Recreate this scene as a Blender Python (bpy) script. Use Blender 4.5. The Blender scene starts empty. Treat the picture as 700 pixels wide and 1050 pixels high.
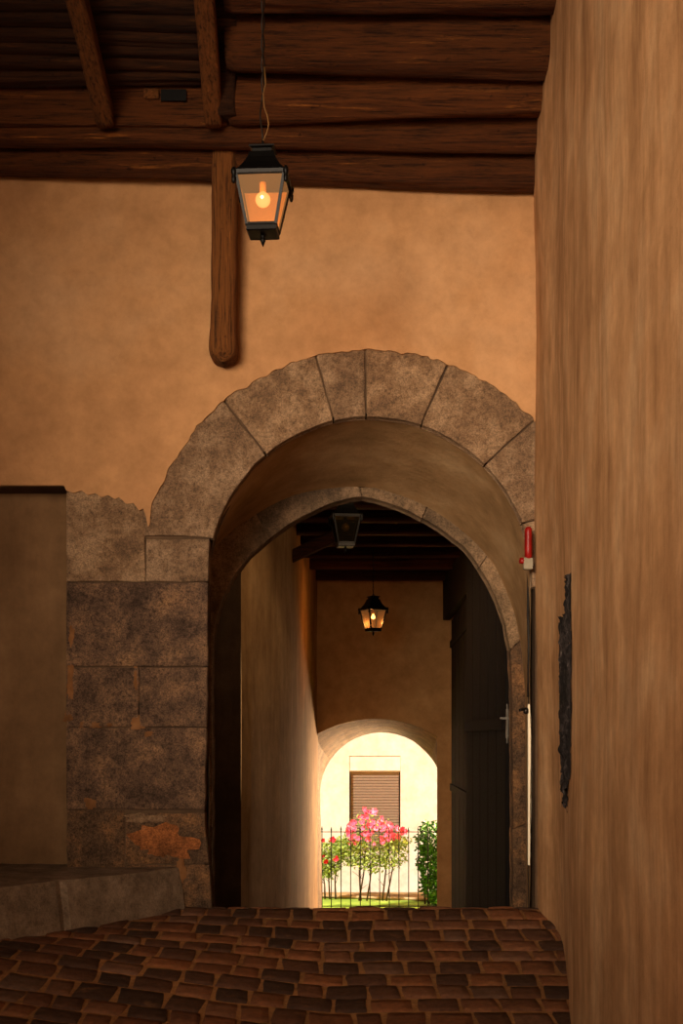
import bpy, math, random
from mathutils import Vector, noise, geometry
R = math.radians
PI = math.pi
rnd = random.Random(7)
col = bpy.context.scene.collection
D = 13.0         # distance of the front wall from the viewpoint
S = 110.0        # photo pixels per metre at that distance
HX, HY = 350.0, 760.0
EYE = 2.1

def P(px, py, t):
    """point seen at photo pixel (px,py), t wall-distances away"""
    return Vector(((px-HX)/S*t, D*t, EYE + (HY-py)/S*t))

def nz(x, y, z, s=1.0):
    return noise.noise(Vector((x*s, y*s, z*s)))

# ------------------------------------------------------------------ materials
def srgb(h, a=1.0):
    h = h.lstrip('#')
    out = []
    for i in (0, 2, 4):
        c = int(h[i:i+2], 16)/255
        out.append(c/12.92 if c <= .04045 else ((c+.055)/1.055)**2.4)
    return (*out, a)

class NT:
    def __init__(s, name):
        s.m = bpy.data.materials.new(name); s.m.use_nodes = True
        s.t = s.m.node_tree; s.t.nodes.clear()
        s.out = s.n('ShaderNodeOutputMaterial')
    def n(s, k, **kw):
        o = s.t.nodes.new(k)
        for a, b in kw.items(): setattr(o, a, b)
        return o
    def l(s, a, b): s.t.links.new(a, b)
    def noise(s, vec, scale, detail=6, rough=.6):
        o = s.n('ShaderNodeTexNoise'); o.inputs['Scale'].default_value = scale
        o.inputs['Detail'].default_value = detail; o.inputs['Roughness'].default_value = rough
        s.l(vec, o.inputs['Vector']); return o.outputs['Fac']
    def ramp(s, fac, stops):
        o = s.n('ShaderNodeValToRGB'); cr = o.color_ramp
        while len(cr.elements) < len(stops): cr.elements.new(.5)
        for e, (p, c) in zip(cr.elements, stops):
            e.position = p; e.color = srgb(c) if isinstance(c, str) else c
        s.l(fac, o.inputs['Fac']); return o.outputs['Color']
    def mix(s, fac, a, b, mode='MIX'):
        o = s.n('ShaderNodeMix', data_type='RGBA', blend_type=mode)
        for i, v in ((0, fac), (6, a), (7, b)):
            if hasattr(v, 'is_linked'): s.l(v, o.inputs[i])
            else: o.inputs[i].default_value = v
        return o.outputs[2]
    def coords(s, scale=(1, 1, 1), kind='Object'):
        tc = s.n('ShaderNodeTexCoord'); mp = s.n('ShaderNodeMapping')
        mp.inputs['Scale'].default_value = scale
        s.l(tc.outputs[kind], mp.inputs['Vector']); return mp.outputs['Vector']
    def math(s, op, a, b=0.0):
        o = s.n('ShaderNodeMath', operation=op)
        for i, v in ((0, a), (1, b)):
            if hasattr(v, 'is_linked'): s.l(v, o.inputs[i])
            else: o.inputs[i].default_value = v
        return o.outputs[0]
    def bsdf(s, colr, rough=.85, bump=None, bstr=.4, bdist=.02, **kw):
        b = s.n('ShaderNodeBsdfPrincipled')
        if hasattr(colr, 'is_linked'): s.l(colr, b.inputs['Base Color'])
        else: b.inputs['Base Color'].default_value = colr
        if hasattr(rough, 'is_linked'): s.l(rough, b.inputs['Roughness'])
        else: b.inputs['Roughness'].default_value = rough
        b.inputs['Specular IOR Level'].default_value = kw.get('spec', .25)
        b.inputs['Metallic'].default_value = kw.get('metal', 0)
        if bump is not None:
            bn = s.n('ShaderNodeBump'); bn.inputs['Strength'].default_value = bstr
            bn.inputs['Distance'].default_value = bdist
            s.l(bump, bn.inputs['Height']); s.l(bn.outputs['Normal'], b.inputs['Normal'])
        if 'emit' in kw:
            b.inputs['Emission Color'].default_value = kw['emit'][0]
            b.inputs['Emission Strength'].default_value = kw['emit'][1]
        s.l(b.outputs[0], s.out.inputs[0]); return b

def plaster(name, dark, mid, light, streak=0.0, big=.55, bstr=.35, grime=None):
    n = NT(name); v = n.coords()
    c = n.ramp(n.noise(v, big*2, 5, .6), [(.3, dark), (.5, mid), (.72, light)])
    c2 = n.ramp(n.noise(v, 4.5, 8, .7), [(.3, (.72, .70, .68, 1)), (.65, (1.06, 1.05, 1.04, 1))])
    c = n.mix(.8, c, c2, 'MULTIPLY')
    if streak:
        sv = n.coords((5, 5, .75))
        st = n.ramp(n.noise(sv, 1.3, 7, .65), [(.32, (.58, .52, .47, 1)), (.5, (1, 1, 1, 1)), (.7, (1.22, 1.24, 1.28, 1))])
        c = n.mix(streak, c, st, 'MULTIPLY')
        sv = n.coords((1.6, 1.6, .35))
        st = n.ramp(n.noise(sv, 1.1, 5, .6), [(.36, (.70, .62, .55, 1)), (.62, (1.15, 1.15, 1.15, 1))])
        c = n.mix(streak*.8, c, st, 'MULTIPLY')
    if grime:  # specks
        sp = n.ramp(n.noise(v, 34, 3, .7), [(.68, (1, 1, 1, 1)), (.78, (.5, .42, .35, 1))])
        c = n.mix(grime, c, sp, 'MULTIPLY')
    h = n.math('ADD', n.noise(v, 9, 8, .7), n.math('MULTIPLY', n.noise(v, 60, 4, .7), .25))
    n.bsdf(c, .93, h, bstr, .03, spec=.12)
    return n.m

def stone(name, cols, pit=.6, patch=None, bstr=.9):
    n = NT(name); v = n.coords()
    oi = n.n('ShaderNodeObjectInfo')
    add = n.n('ShaderNodeVectorMath', operation='ADD'); sc = n.n('ShaderNodeCombineXYZ')
    for i in range(3): n.l(n.math('MULTIPLY', oi.outputs['Random'], 40.0+i*7), sc.inputs[i])
    n.l(v, add.inputs[0]); n.l(sc.outputs[0], add.inputs[1]); v = add.outputs[0]
    c = n.ramp(n.noise(v, 3.2, 10, .72), [(.28, cols[0]), (.48, cols[1]), (.6, cols[2]), (.75, cols[3])])
    sp = n.ramp(n.noise(v, 26, 6, .8), [(.36, (.22, .21, .21, 1)), (.47, (.95, .95, .95, 1)), (.66, (1.5, 1.45, 1.4, 1))])
    c = n.mix(pit, c, sp, 'MULTIPLY')
    sp = n.ramp(n.noise(v, 75, 3, .8), [(.38, (.3, .28, .27, 1)), (.5, (1, 1, 1, 1)), (.62, (1.5, 1.5, 1.5, 1))])
    c = n.mix(pit*.8, c, sp, 'MULTIPLY')
    if patch:
        f = n.ramp(n.noise(v, 1.7, 6, .7), [(.56, (0, 0, 0, 1)), (.66, (1, 1, 1, 1))])
        c = n.mix(f, c, srgb(patch))
    tint = n.ramp(oi.outputs['Random'], [(0, (.82, .82, .85, 1)), (1, (1.12, 1.08, 1.02, 1))])
    c = n.mix(.8, c, tint, 'MULTIPLY')
    h = n.math('ADD', n.noise(v, 14, 8, .75), n.math('MULTIPLY', n.noise(v, 60, 5, .8), .6))
    n.bsdf(c, .9, h, bstr, .03, spec=.2)
    return n.m

def wood(name, axis, dark, mid, light, bright=1.0):
    n = NT(name)
    sc = [13.0, 13.0, 13.0]; sc[axis] = .9
    v = n.coords(tuple(sc))
    oi = n.n('ShaderNodeObjectInfo')
    add = n.n('ShaderNodeVectorMath', operation='ADD'); cb = n.n('ShaderNodeCombineXYZ')
    for i in range(3): n.l(n.math('MULTIPLY', oi.outputs['Random'], 31.0+i*9), cb.inputs[i])
    n.l(v, add.inputs[0]); n.l(cb.outputs[0], add.inputs[1]); v = add.outputs[0]
    dn = n.n('ShaderNodeTexNoise'); dn.inputs['Scale'].default_value = .35; n.l(v, dn.inputs['Vector'])
    ad = n.n('ShaderNodeVectorMath', operation='MULTIPLY_ADD'); n.l(dn.outputs['Color'], ad.inputs[0]); ad.inputs[1].default_value = (1.6, 1.6, 1.6); n.l(v, ad.inputs[2]); v = ad.outputs[0]
    g = n.noise(v, 1.0, 9, .78)
    c = n.ramp(g, [(.30, dark), (.46, mid), (.58, mid), (.72, light)])
    sc2 = [42.0, 42.0, 42.0]; sc2[axis] = 2.2
    v2 = n.coords(tuple(sc2))
    cr = n.ramp(n.noise(v2, 1.0, 5, .75), [(.36, (.16, .13, .11, 1)), (.47, (1, 1, 1, 1)), (.64, (1.5, 1.42, 1.3, 1))])
    c = n.mix(.85, c, cr, 'MULTIPLY')
    wm = n.ramp(n.noise(n.coords(), 13, 3, .6), [(.66, (1, 1, 1, 1)), (.74, (.25, .2, .18, 1))])
    c = n.mix(.8, c, wm, 'MULTIPLY')
    tint = n.ramp(oi.outputs['Random'], [(0, (.8*bright, .78*bright, .76*bright, 1)), (1, (1.15*bright, 1.12*bright, 1.1*bright, 1))])
    c = n.mix(1.0, c, tint, 'MULTIPLY')
    h = n.math('ADD', g, n.math('MULTIPLY', n.noise(v2, 1.0, 5, .75), .6))
    n.bsdf(c, .8, h, 1.0, .05, spec=.2)
    return n.m

def plain(name, c, rough=.6, metal=0.0, emit=None, spec=.3, var=.25):
    n = NT(name); v = n.coords()
    cc = n.ramp(n.noise(v, 11, 5, .6), [(.3, tuple(x*(1-var) for x in srgb(c)[:3])+(1,)), (.7, tuple(min(1, x*(1+var)) for x in srgb(c)[:3])+(1,))])
    kw = dict(spec=spec, metal=metal)
    if emit: kw['emit'] = emit
    n.bsdf(cc, rough, **kw); return n.m

M = {}
M['plaster'] = plaster('ochre_plaster', '#ac7f57', '#ba8c60', '#c59b72', big=.33, grime=.35)
M['plaster_right'] = plaster('streaked_plaster', '#b88a5e', '#cf9f70', '#dfb588', streak=.55, big=.8, bstr=.3, grime=.3)
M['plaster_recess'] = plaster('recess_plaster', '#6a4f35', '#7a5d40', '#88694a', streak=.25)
M['plaster_vault'] = plaster('vault_plaster', '#96764f', '#b08b60', '#c4a277', big=.8, grime=.4)
M['plaster_inner'] = plaster('passage_plaster', '#9c774b', '#b18a5a', '#c29c6b', streak=.45)
M['plaster_dark'] = plaster('shade_dark_plaster', '#3a2c1f', '#4a3826', '#5a452f', streak=.4)  # passage plaster darkened in colour to stand for an unlit step
M['plaster_far'] = plaster('far_plaster', '#9a7549', '#ac8556', '#bb9664')
M['mortar'] = plaster('mortar', '#46362a', '#5c4836', '#6c5540', bstr=.8)
M['patch'] = plaster('orange_mortar', '#6e4a2e', '#875c38', '#9a6e48', big=2.5, bstr=1.0, grime=.8)
M['stone'] = stone('arch_granite', ('#5a4636', '#84694f', '#a08467', '#b79672'))
M['stone_dark'] = stone('pier_granite', ('#362a22', '#5c483a', '#7a5f49', '#9a7653'), pit=.8)
M['stone_rough'] = stone('rubble', ('#3a2c22', '#5c4735', '#7c5b3e', '#a17649'), pit=.8)
M['stone_orange'] = stone('exposed_brick', ('#4a2f1d', '#8a5530', '#a8683a', '#8d6f5c'), pit=.7)
M['stone_inner'] = stone('inner_granite', ('#4e4032', '#7a644c', '#957a5e', '#a98a67'), pit=.6)
M['bench'] = stone('bench_stone', ('#4c4035', '#71604f', '#857260', '#948069'), pit=.35, bstr=.5)
M['wood_x'] = wood('old_timber_x', 0, '#1c0d05', '#5a3215', '#b0702f')
M['wood_y'] = wood('old_timber_y', 1, '#2c170a', '#6e4320', '#a0662f', 1.05)
M['wood_z'] = wood('old_timber_z', 2, '#2a180b', '#6e441f', '#a0662f', 1.25)
M['plank_x'] = wood('dark_plank', 0, '#120904', '#402411', '#7d4d20', .85)
M['wood_in'] = wood('passage_timber', 0, '#1c0e08', '#43220f', '#6d3b1b', .9)
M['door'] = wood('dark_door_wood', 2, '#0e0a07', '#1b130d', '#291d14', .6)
M['iron'] = plain('black_iron', '#0c0a08', .45, .6)
M['iron_edge'] = plain('worn_iron', '#2b241e', .4, .7)
M['cord'] = plain('brass_cord', '#6b4a25', .5, .3)
M['socket'] = plain('bulb_socket', '#e0b070', .5)
M['red'] = plain('red_enamel', '#86100b', .4)
M['white'] = plain('white_plastic', '#857a66', .5)
M['sunlit_pale'] = plain('painted_sunlight', '#fff0d2', .9, var=.03)  # very pale colour paints in a sliver of sunlight
M['cable'] = plain('black_cable', '#1b1511', .6)
M['steel'] = plain('steel', '#5f5a52', .35, .9)
M['house'] = plaster('cream_render', '#ead9c4', '#f1e4d3', '#f6ecdf', bstr=.1)
M['house_trim'] = plaster('pale_trim', '#f0e3cf', '#f5ead9', '#f9f1e4', bstr=.1)
M['shutter'] = plain('taupe_shutter', '#8a7664', .6, var=.06)
M['leaf_a'] = plain('pale_leaf', '#93a84e', .5, var=.5)
M['leaf_b'] = plain('hedge_leaf', '#34661c', .4, var=.6)
M['pink'] = plain('pink_petal', '#f2688e', .6, var=.2)
M['crimson'] = plain('crimson_petal', '#e0253c', .6, var=.2)
M['stem'] = plain('stem', '#4d3a22', .8)
M['grass'] = plaster('lawn', '#5f7a25', '#86a23c', '#a9be58', bstr=.8)
M['soil'] = plaster('soil', '#8a6a44', '#a88658', '#c4a271', bstr=.6)
M['kerb'] = plaster('kerb', '#a68a62', '#b99c72', '#c9ae86', bstr=.3)

def glassmat(name, tint, em=None, gc=(.6, .45, .3, 1)):
    n = NT(name)
    tr = n.n('ShaderNodeBsdfTransparent'); tr.inputs['Color'].default_value = tint
    gl = n.n('ShaderNodeBsdfGlossy'); gl.inputs['Roughness'].default_value = .55; gl.inputs['Color'].default_value = gc
    mx = n.n('ShaderNodeMixShader'); mx.inputs[0].default_value = .03
    n.l(tr.outputs[0], mx.inputs[1]); n.l(gl.outputs[0], mx.inputs[2])
    last = mx.outputs[0]
    if em:
        e = n.n('ShaderNodeEmission'); e.inputs[0].default_value = em[0]; e.inputs[1].default_value = em[1]
        ad = n.n('ShaderNodeAddShader'); n.l(last, ad.inputs[0]); n.l(e.outputs[0], ad.inputs[1]); last = ad.outputs[0]
    n.l(last, n.out.inputs[0]); return n.m
M['glass'] = glassmat('amber_glass', (.95, .62, .33, 1), ((1, .42, .13, 1), .20))
M['glass_dim'] = glassmat('old_glass', (.34, .26, .12, 1), None, (.10, .08, .04, 1))
M['glass_far'] = glassmat('far_glass', (.9, .66, .36, 1), ((1, .45, .14, 1), .05))
def emis(name, c, s, rim=None):
    n = NT(name); b = n.n('ShaderNodeEmission'); b.inputs[1].default_value = s
    if rim:
        lw = n.n('ShaderNodeLayerWeight'); lw.inputs[0].default_value = .35
        n.l(n.mix(lw.outputs['Facing'], c, rim), b.inputs[0])
    else: b.inputs[0].default_value = c
    n.l(b.outputs[0], n.out.inputs[0]); return n.m
M['bulb'] = emis('lit_bulb', (1, .62, .30, 1), 1.5, (1, .36, .11, 1))
M['bulb_hot'] = emis('hot_bulb', (1, .55, .2, 1), 7.0)
M['filament'] = emis('filament', (1, .8, .5, 1), 9.0)
M['bulb_off'] = plain('unlit_bulb', '#6b5a34', .2, spec=.6)

# floor material with a colour per sett
def floor_mat():
    n = NT('worn_setts'); v = n.coords()
    at = n.n('ShaderNodeAttribute'); at.attribute_name = 'sett'
    c = n.ramp(at.outputs['Fac'], [(0, '#a57748'), (.02, '#a57748'), (.03, '#3a281e'), (.35, '#5a3b2a'), (.6, '#70462d'), (.8, '#8a5634'), (1, '#6c5242')])
    sp = n.ramp(n.noise(v, 22, 7, .75), [(.32, (.5, .46, .44, 1)), (.55, (1, 1, 1, 1)), (.72, (1.5, 1.4, 1.3, 1))])
    c = n.mix(.9, c, sp, 'MULTIPLY')
    big = n.ramp(n.noise(v, .9, 4, .6), [(.35, (.75, .72, .7, 1)), (.65, (1.15, 1.1, 1.05, 1))])
    c = n.mix(1, c, big, 'MULTIPLY')
    dust = n.ramp(n.noise(v, 5, 7, .75), [(.56, (0, 0, 0, 1)), (.74, (.75, .75, .75, 1))])
    c = n.mix(dust, c, srgb('#8a5f3c'))
    h = n.math('ADD', n.noise(v, 18, 8, .75), n.math('MULTIPLY', n.noise(v, 70, 4, .7), .4))
    n.bsdf(c, n.ramp(n.noise(v, 8, 4), [(.3, (.5, .5, .5, 1)), (.7, (.85, .85, .85, 1))]), h, .8, .02, spec=.3)
    return n.m
M['setts'] = floor_mat()

# ------------------------------------------------------------------ mesh builder
class MB:
    def __init__(s): s.v = []; s.f = []; s.mi = []; s.cur = 0; s.at = []
    def add(s, vs, fs):
        b = len(s.v); s.v += [tuple(x) for x in vs]
        for f in fs: s.f.append(tuple(b+i for i in f)); s.mi.append(s.cur)
    def box(s, c, h, rz=0, bev=0.0):
        cx, cy, cz = c; hx, hy, hz = h; vs = []; ca, sa = math.cos(rz), math.sin(rz)
        if bev <= 0:
            pts = [(x, y, z) for z in (-hz, hz) for x, y in ((-hx, -hy), (hx, -hy), (hx, hy), (-hx, hy))]
            fs = [(3, 2, 1, 0), (4, 5, 6, 7), (0, 1, 5, 4), (1, 2, 6, 5), (2, 3, 7, 6), (3, 0, 4, 7)]
        else:
            pts = []
            for z, k in ((-hz, bev), (-hz+bev, 0), (hz-bev, 0), (hz, bev)):
                for x, y in ((-1, -1), (1, -1), (1, 1), (-1, 1)): pts.append((x*(hx-k), y*(hy-k), z))
            fs = [(3, 2, 1, 0), (12, 13, 14, 15)]
            for j in range(3):
                for i in range(4):
                    a = j*4+i; b2 = j*4+(i+1) % 4; fs.append((a, b2, b2+4, a+4))
        for x, y, z in pts: vs.append((cx+x*ca-y*sa, cy+x*sa+y*ca, cz+z))
        s.add(vs, fs)
    def grid(s, fn, nu, nv, flip=False, closeu=False):
        vs = [fn(i/nu, j/nv) for j in range(nv+1) for i in range(nu+(0 if closeu else 1))]
        w = nu if closeu else nu+1; fs = []
        for j in range(nv):
            for i in range(nu):
                a = j*w+i; b = j*w+(i+1) % w
                q = (a, b, b+w, a+w); fs.append(q[::-1] if flip else q)
        s.add(vs, fs)
    def tube(s, pts, r, n=8, caps=True, closed=False):
        pts = [Vector(p) for p in pts]; N = len(pts); vs = []; up = None
        rr = r if isinstance(r, (list, tuple)) else [r]*N
        for i, p in enumerate(pts):
            if closed: d = pts[(i+1) % N]-pts[i-1]
            else: d = pts[min(i+1, N-1)]-pts[max(i-1, 0)]
            d.normalize()
            if up is None: up = d.orthogonal().normalized()
            up = (up-d*up.dot(d)).normalized(); w = d.cross(up)
            for k in range(n):
                a = 2*PI*k/n; vs.append(p+(up*math.cos(a)+w*math.sin(a))*rr[i])
        fs = []
        for i in range(N if closed else N-1):
            for k in range(n):
                a = i*n+k; b = i*n+(k+1) % n; c2 = ((i+1) % N)*n
                fs.append((a, b, c2+(k+1) % n, c2+k))
        if caps and not closed: fs += [tuple(range(n))[::-1], tuple(range((N-1)*n, N*n))]
        s.add(vs, fs)
    def lathe(s, prof, c=(0, 0, 0), n=16, sq=False, rz=0):
        """prof = [(r,z)...]; sq: square section"""
        vs = []
        for r, z in prof:
            for k in range(n):
                a = 2*PI*k/n+rz
                vs.append((c[0]+r*math.cos(a), c[1]+r*math.sin(a), c[2]+z))
        fs = []
        for j in range(len(prof)-1):
            for k in range(n): fs.append((j*n+k, j*n+(k+1) % n, (j+1)*n+(k+1) % n, (j+1)*n+k))
        fs += [tuple(range(n))[::-1], tuple(range((len(prof)-1)*n, len(prof)*n))]
        s.add(vs, fs)
    def poly(s, pts2, y0, y1, side=True):
        """extrude an XZ polygon (list of (x,z)) from y0 (front) to y1"""
        n = len(pts2)
        tris = geometry.tessellate_polygon([[Vector((x, z, 0)) for x, z in pts2]])
        vs = [(x, y0, z) for x, z in pts2]+[(x, y1, z) for x, z in pts2]
        area = sum(pts2[i][0]*pts2[(i+1) % n][1]-pts2[(i+1) % n][0]*pts2[i][1] for i in range(n))
        fs = []
        for t in tris:
            a, b, c = [Vector((*pts2[i], 0)) for i in t]
            if (b-a).cross(c-a).z < 0: t = t[::-1]
            fs.append(tuple(t)); fs.append(tuple(i+n for i in t[::-1]))
        if side:
            for i in range(n):
                j = (i+1) % n
                q = (i, i+n, j+n, j) if area > 0 else (j, j+n, i+n, i)
                fs.append(q)
        s.add(vs, fs)
    def build(s, name, mat, parent=None, smooth=False, loc=None):
        me = bpy.data.meshes.new(name)
        if loc is not None:
            L = Vector(loc); vv = [tuple(Vector(v)-L) for v in s.v]
        else: vv = s.v
        me.from_pydata(vv, [], s.f)
        mats = mat if isinstance(mat, (list, tuple)) else [mat]
        for m in mats: me.materials.append(m)
        if len(mats) > 1: me.polygons.foreach_set('material_index', s.mi)
        if smooth: me.polygons.foreach_set('use_smooth', [True]*len(me.polygons))
        if s.at:
            a = me.attributes.new('sett', 'FLOAT', 'POINT'); a.data.foreach_set('value', s.at)
        me.validate(); me.update()
        o = bpy.data.objects.new(name, me); col.objects.link(o)
        if loc is not None: o.location = loc
        if parent: o.parent = parent
        return o

def empty(name, loc=(0, 0, 0), rz=0):
    o = bpy.data.objects.new(name, None); col.objects.link(o); o.location = loc
    o.rotation_euler = (0, 0, rz); o.empty_display_size = .1; return o
def tag(o, label, cat, group=None):
    o['label'] = label; o['category'] = cat; o['kind'] = 'thing'
    if group: o['group'] = group
    return o
def struct(o, label=None, cat=None):
    o['kind'] = 'structure'
    if label: o['label'] = label
    if cat: o['category'] = cat
    return o
def rel(o, root):  # keep world place when the root is moved
    o.parent = root; o.matrix_parent_inverse = root.matrix_basis.inverted(); return o

# ------------------------------------------------------------------ floor
def floor_z(x, y):
    t = y/D
    zf = -(3.35-1.80*t)
    if t < .78:   # the ramp eases into a level street
        zf = -2.04+max(0.0, (t-.68)/.10)**2*(.094)
    zf += .55*min(.18, max(0, 1-t))*max(0.0, -x-.1)
    zb = -1.55-1.9*(t-1.0)
    if t < .985: z = zf
    elif t > 1.015: z = zb
    else:
        k = (t-.985)/.03; z = zf*(1-k)+zb*k
    return EYE+z
def right_x(t, z):  # plan of the right hand wall, z above eye level
    near = [(-.6, 1.40), (.2, 1.30), (.36, 1.315), (.42, 350*.42/S), (.5, 300*.5/S), (.58, 270*.58/S), (.65, 250*.65/S)]
    a = near+[(.754, 235*.754/S), (.84, 232*.84/S), (.913, 228*.913/S), (.948, 222*.948/S), (.98, 207*.98/S), (1.0, 199*1.0/S), (1.05, 199/S*1.05)]
    b = near+[(.754, 1.585), (.80, 1.64), (.86, 1.715), (.93, 203*.93/S), (.975, 198*.975/S), (1.0, 198/S), (1.05, 198/S*1.05)]
    def ev(p):
        if t <= p[0][0]: return p[0][1]
        for (t0, x0), (t1, x1) in zip(p, p[1:]):
            if t <= t1:
                k = (t-t0)/(t1-t0); return x0+(x1-x0)*k
        return p[-1][1]
    def sm(p):  # light smoothing
        nonlocal t
        t0 = t; acc = 0
        for d in (-.022, -.011, 0, .011, .022): t = t0+d; acc += ev(p)
        t = t0; return acc/5
    k = max(0, min(1, (z+1.6)/6.6))
    return sm(a)*(1-k)+sm(b)*k

fb = MB()
def left_lim(y):
    return -4.8 if y < 13 else -1.9
# bedding
nb = 120
for (y0, y1, x0, x1) in ((-6.5, 13.02, -5.0, 2.2), (13.02, 31.9, -2.2, 2.6)):
    def fn(u, v):
        x = x0+(x1-x0)*u; y = y0+(y1-y0)*v
        return (x, y, floor_z(x, y)-.014+.008*nz(x, y, 0, 4))
    fb.grid(fn, 50, 160)
fb.at = [0.0]*len(fb.v)
y = 4.0; row = 0
while y < 31.6:
    dep = .335*rnd.uniform(.82, 1.15)
    x = left_lim(y)+rnd.uniform(-.2, 0)
    xr = 2.2 if y < 13 else 2.5
    while x < xr:
        w = .275*rnd.uniform(.72, 1.32)
        val = rnd.uniform(.05, 1)
        x0, x1 = x+.004, x+w-.004; y0, y1 = y+.006, y+dep-.006
        zt = rnd.uniform(-.006, .008); rx, ry = rnd.uniform(-.03, .03), rnd.uniform(-.03, .03)
        US = [-1, -.88, -.35, .35, .88, 1]; N = 5
        cx, cy = (x0+x1)/2, (y0+y1)/2
        base = len(fb.v); vs = []
        sk = rnd.uniform(-.012, .012)
        for j in range(N+1):
            for i in range(N+1):
                u, v = US[i], US[j]
                # rounded rectangle
                px = cx+u*(x1-x0)/2*(1-.04*abs(v)**6)+sk*v; py = cy+v*(y1-y0)/2*(1-.04*abs(u)**6)
                yy = py+.06*math.sin(px*.9+.4)+.13*max(0, -px)+.035*nz(px, row*.37, 3, .9)
                e = max(abs(u), abs(v))
                h = .0 if e < .6 else (-.040 if e > .9 else -.004)
                h += .006*nz(px, yy, 5, 14)+u*rx*.1+v*ry*.1
                vs.append((px+.01*nz(px, yy, 8, 6), yy, floor_z(px, yy)+zt+h))
        fs = [(j*(N+1)+i, j*(N+1)+i+1, (j+1)*(N+1)+i+1, (j+1)*(N+1)+i) for j in range(N) for i in range(N)]
        fb.add(vs, fs); fb.at += [val]*len(vs)
        x += w
    y += dep; row += 1
fl = fb.build('floor', M['setts'], smooth=True)
struct(fl)

# ------------------------------------------------------------------ right wall
rb = MB()
ts = [-.55+i*(1.02+.55)/190 for i in range(191)]
def rw(u, v):
    t = -.55+u*1.56; z = -2.6+v*10.0
    x = right_x(t, z)
    x += .018*nz(t*7, z, 2, .8)+.006*nz(t*7, z, 7, 3.5)
    return (x, t*D, EYE+z)
rb.grid(rw, 190, 110, flip=True)
# outer skin so the wall has a thickness
rb.grid(lambda u, v: (right_x(-.55+u*1.56, 0)*0+3.0, (-.55+u*1.56)*D, EYE-2.6+v*10.0), 4, 4)
o = rb.build('wall_right', M['plaster_right'], smooth=True); struct(o)

# ------------------------------------------------------------------ front wall
CX, CY, RI, RO = 379.0, 593.0, 166.0, 235.0
def X(px, t=1.0): return (px-HX)/S*t
def Z(py, t=1.0): return EYE+(HY-py)/S*t
def arc(cx, cy, r, a0, a1, n):
    return [(cx+r*math.cos(R(a0+(a1-a0)*i/n)), cy-r*math.sin(R(a0+(a1-a0)*i/n))) for i in range(n+1)]
wm = MB()
# plaster skin outline (photo pixels at the wall)
out = [(-310, -160), (-310, 498), (66, 498)]
jag = [(68, 503), (76, 506), (84, 503), (90, 508), (98, 506), (104, 510), (111, 508), (118, 512), (122, 510), (130, 517), (137, 516), (143, 524), (147, 522), (150, 530)]
out += jag
edge = arc(CX, CY, RO, 167, 42, 150)
for i, (a, b) in enumerate(edge):
    d = 2.6*nz(a*.13, b*.13, 1)+3.0*nz(a*.04, b*.04, 4)-1
    k = (a-CX)/RO, (b-CY)/RO
    out.append((a+k[0]*d, b+k[1]*d))
out += [(640, 430), (640, -160)]
wm.poly([(X(a), Z(b)) for a, b in out], D-.018, D+.06)
# recess panel return, left
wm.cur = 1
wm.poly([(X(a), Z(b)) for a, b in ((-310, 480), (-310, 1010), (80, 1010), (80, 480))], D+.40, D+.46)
wm.cur = 2
# wall core around the opening
inn = arc(CX, CY, RI+4, 180, 0, 60)
core = [(70, -160), (70, 1010), (CX-RI-4, 1010)]+inn+[(CX+RI+4, 1010), (640, 1010), (640, -160)]
wm.poly([(X(a), Z(b)) for a, b in core], D+.035, D+.55)
core = [(-310, -160), (-310, 498.5), (72, 498.5), (72, -160)]
wm.poly([(X(a), Z(b)) for a, b in core], D+.035, D+.55)
struct(wm.build('wall_front', [M['plaster'], M['plaster_recess'], M['mortar']]))

# stone blocks -------------------------------------------------------------
def block(mp, front, back, name, mat, parent, seed=0, nu=14, nv=10, rough=.012, bevel=.02, smooth=True):
    """mp(u,v)->(x,z); a stone with a rough rounded front face"""
    b = MB()
    c = mp(.5, .5)
    wu = (Vector(mp(1, .5))-Vector(mp(0, .5))).length; wv = (Vector(mp(.5, 1))-Vector(mp(.5, 0))).length
    nu = max(6, int(wu/.035)); nv = max(6, int(wv/.035))
    def pt(u, v):
        x, z = mp(u, v)
        e = min(u*wu, (1-u)*wu, v*wv, (1-v)*wv)
        f = 0 if e >= bevel else (1-e/bevel)**2
        x += .008*nz(x, z, seed, 5); z += .008*nz(x, z, seed+9, 5)
        y = front+rough*(nz(x, z, seed, 3.0)+.6*nz(x, z, seed+3, 9))+f*bevel*.9
        return (x, y, z)
    # concentrate two rows next to the border
    def warp(k, n, w):
        m = min(.3, bevel/w)
        if k == 0: return 0
        if k == n: return 1
        if k == 1: return m*.5
        if k == n-1: return 1-m*.5
        return m+(1-2*m)*(k-2)/(n-4)
    b.grid(lambda u, v: pt(warp(round(u*nu), nu, wu), warp(round(v*nv), nv, wv)), nu, nv)
    def side(p0, p1, n):
        pass
    ring = [(warp(i, nu, wu), 0) for i in range(nu)]+[(1, warp(j, nv, wv)) for j in range(nv)]+[(warp(nu-i, nu, wu), 1) for i in range(nu)]+[(0, warp(nv-j, nv, wv)) for j in range(nv)]
    vs = []
    for u, v in ring:
        q = pt(u, v); vs.append(q)
    for u, v in ring:
        q = pt(u, v); vs.append((q[0], back, q[2]))
    n = len(ring)
    b.add(vs, [(i, i+n, (i+1) % n+n, (i+1) % n) for i in range(n)]+[tuple(range(n, 2*n))])
    o = b.build(name, mat, smooth=smooth)
    if smooth:
        o.data.shade_smooth() if hasattr(o.data, 'shade_smooth') else None
    if parent: rel(o, parent)
    return o

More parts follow.
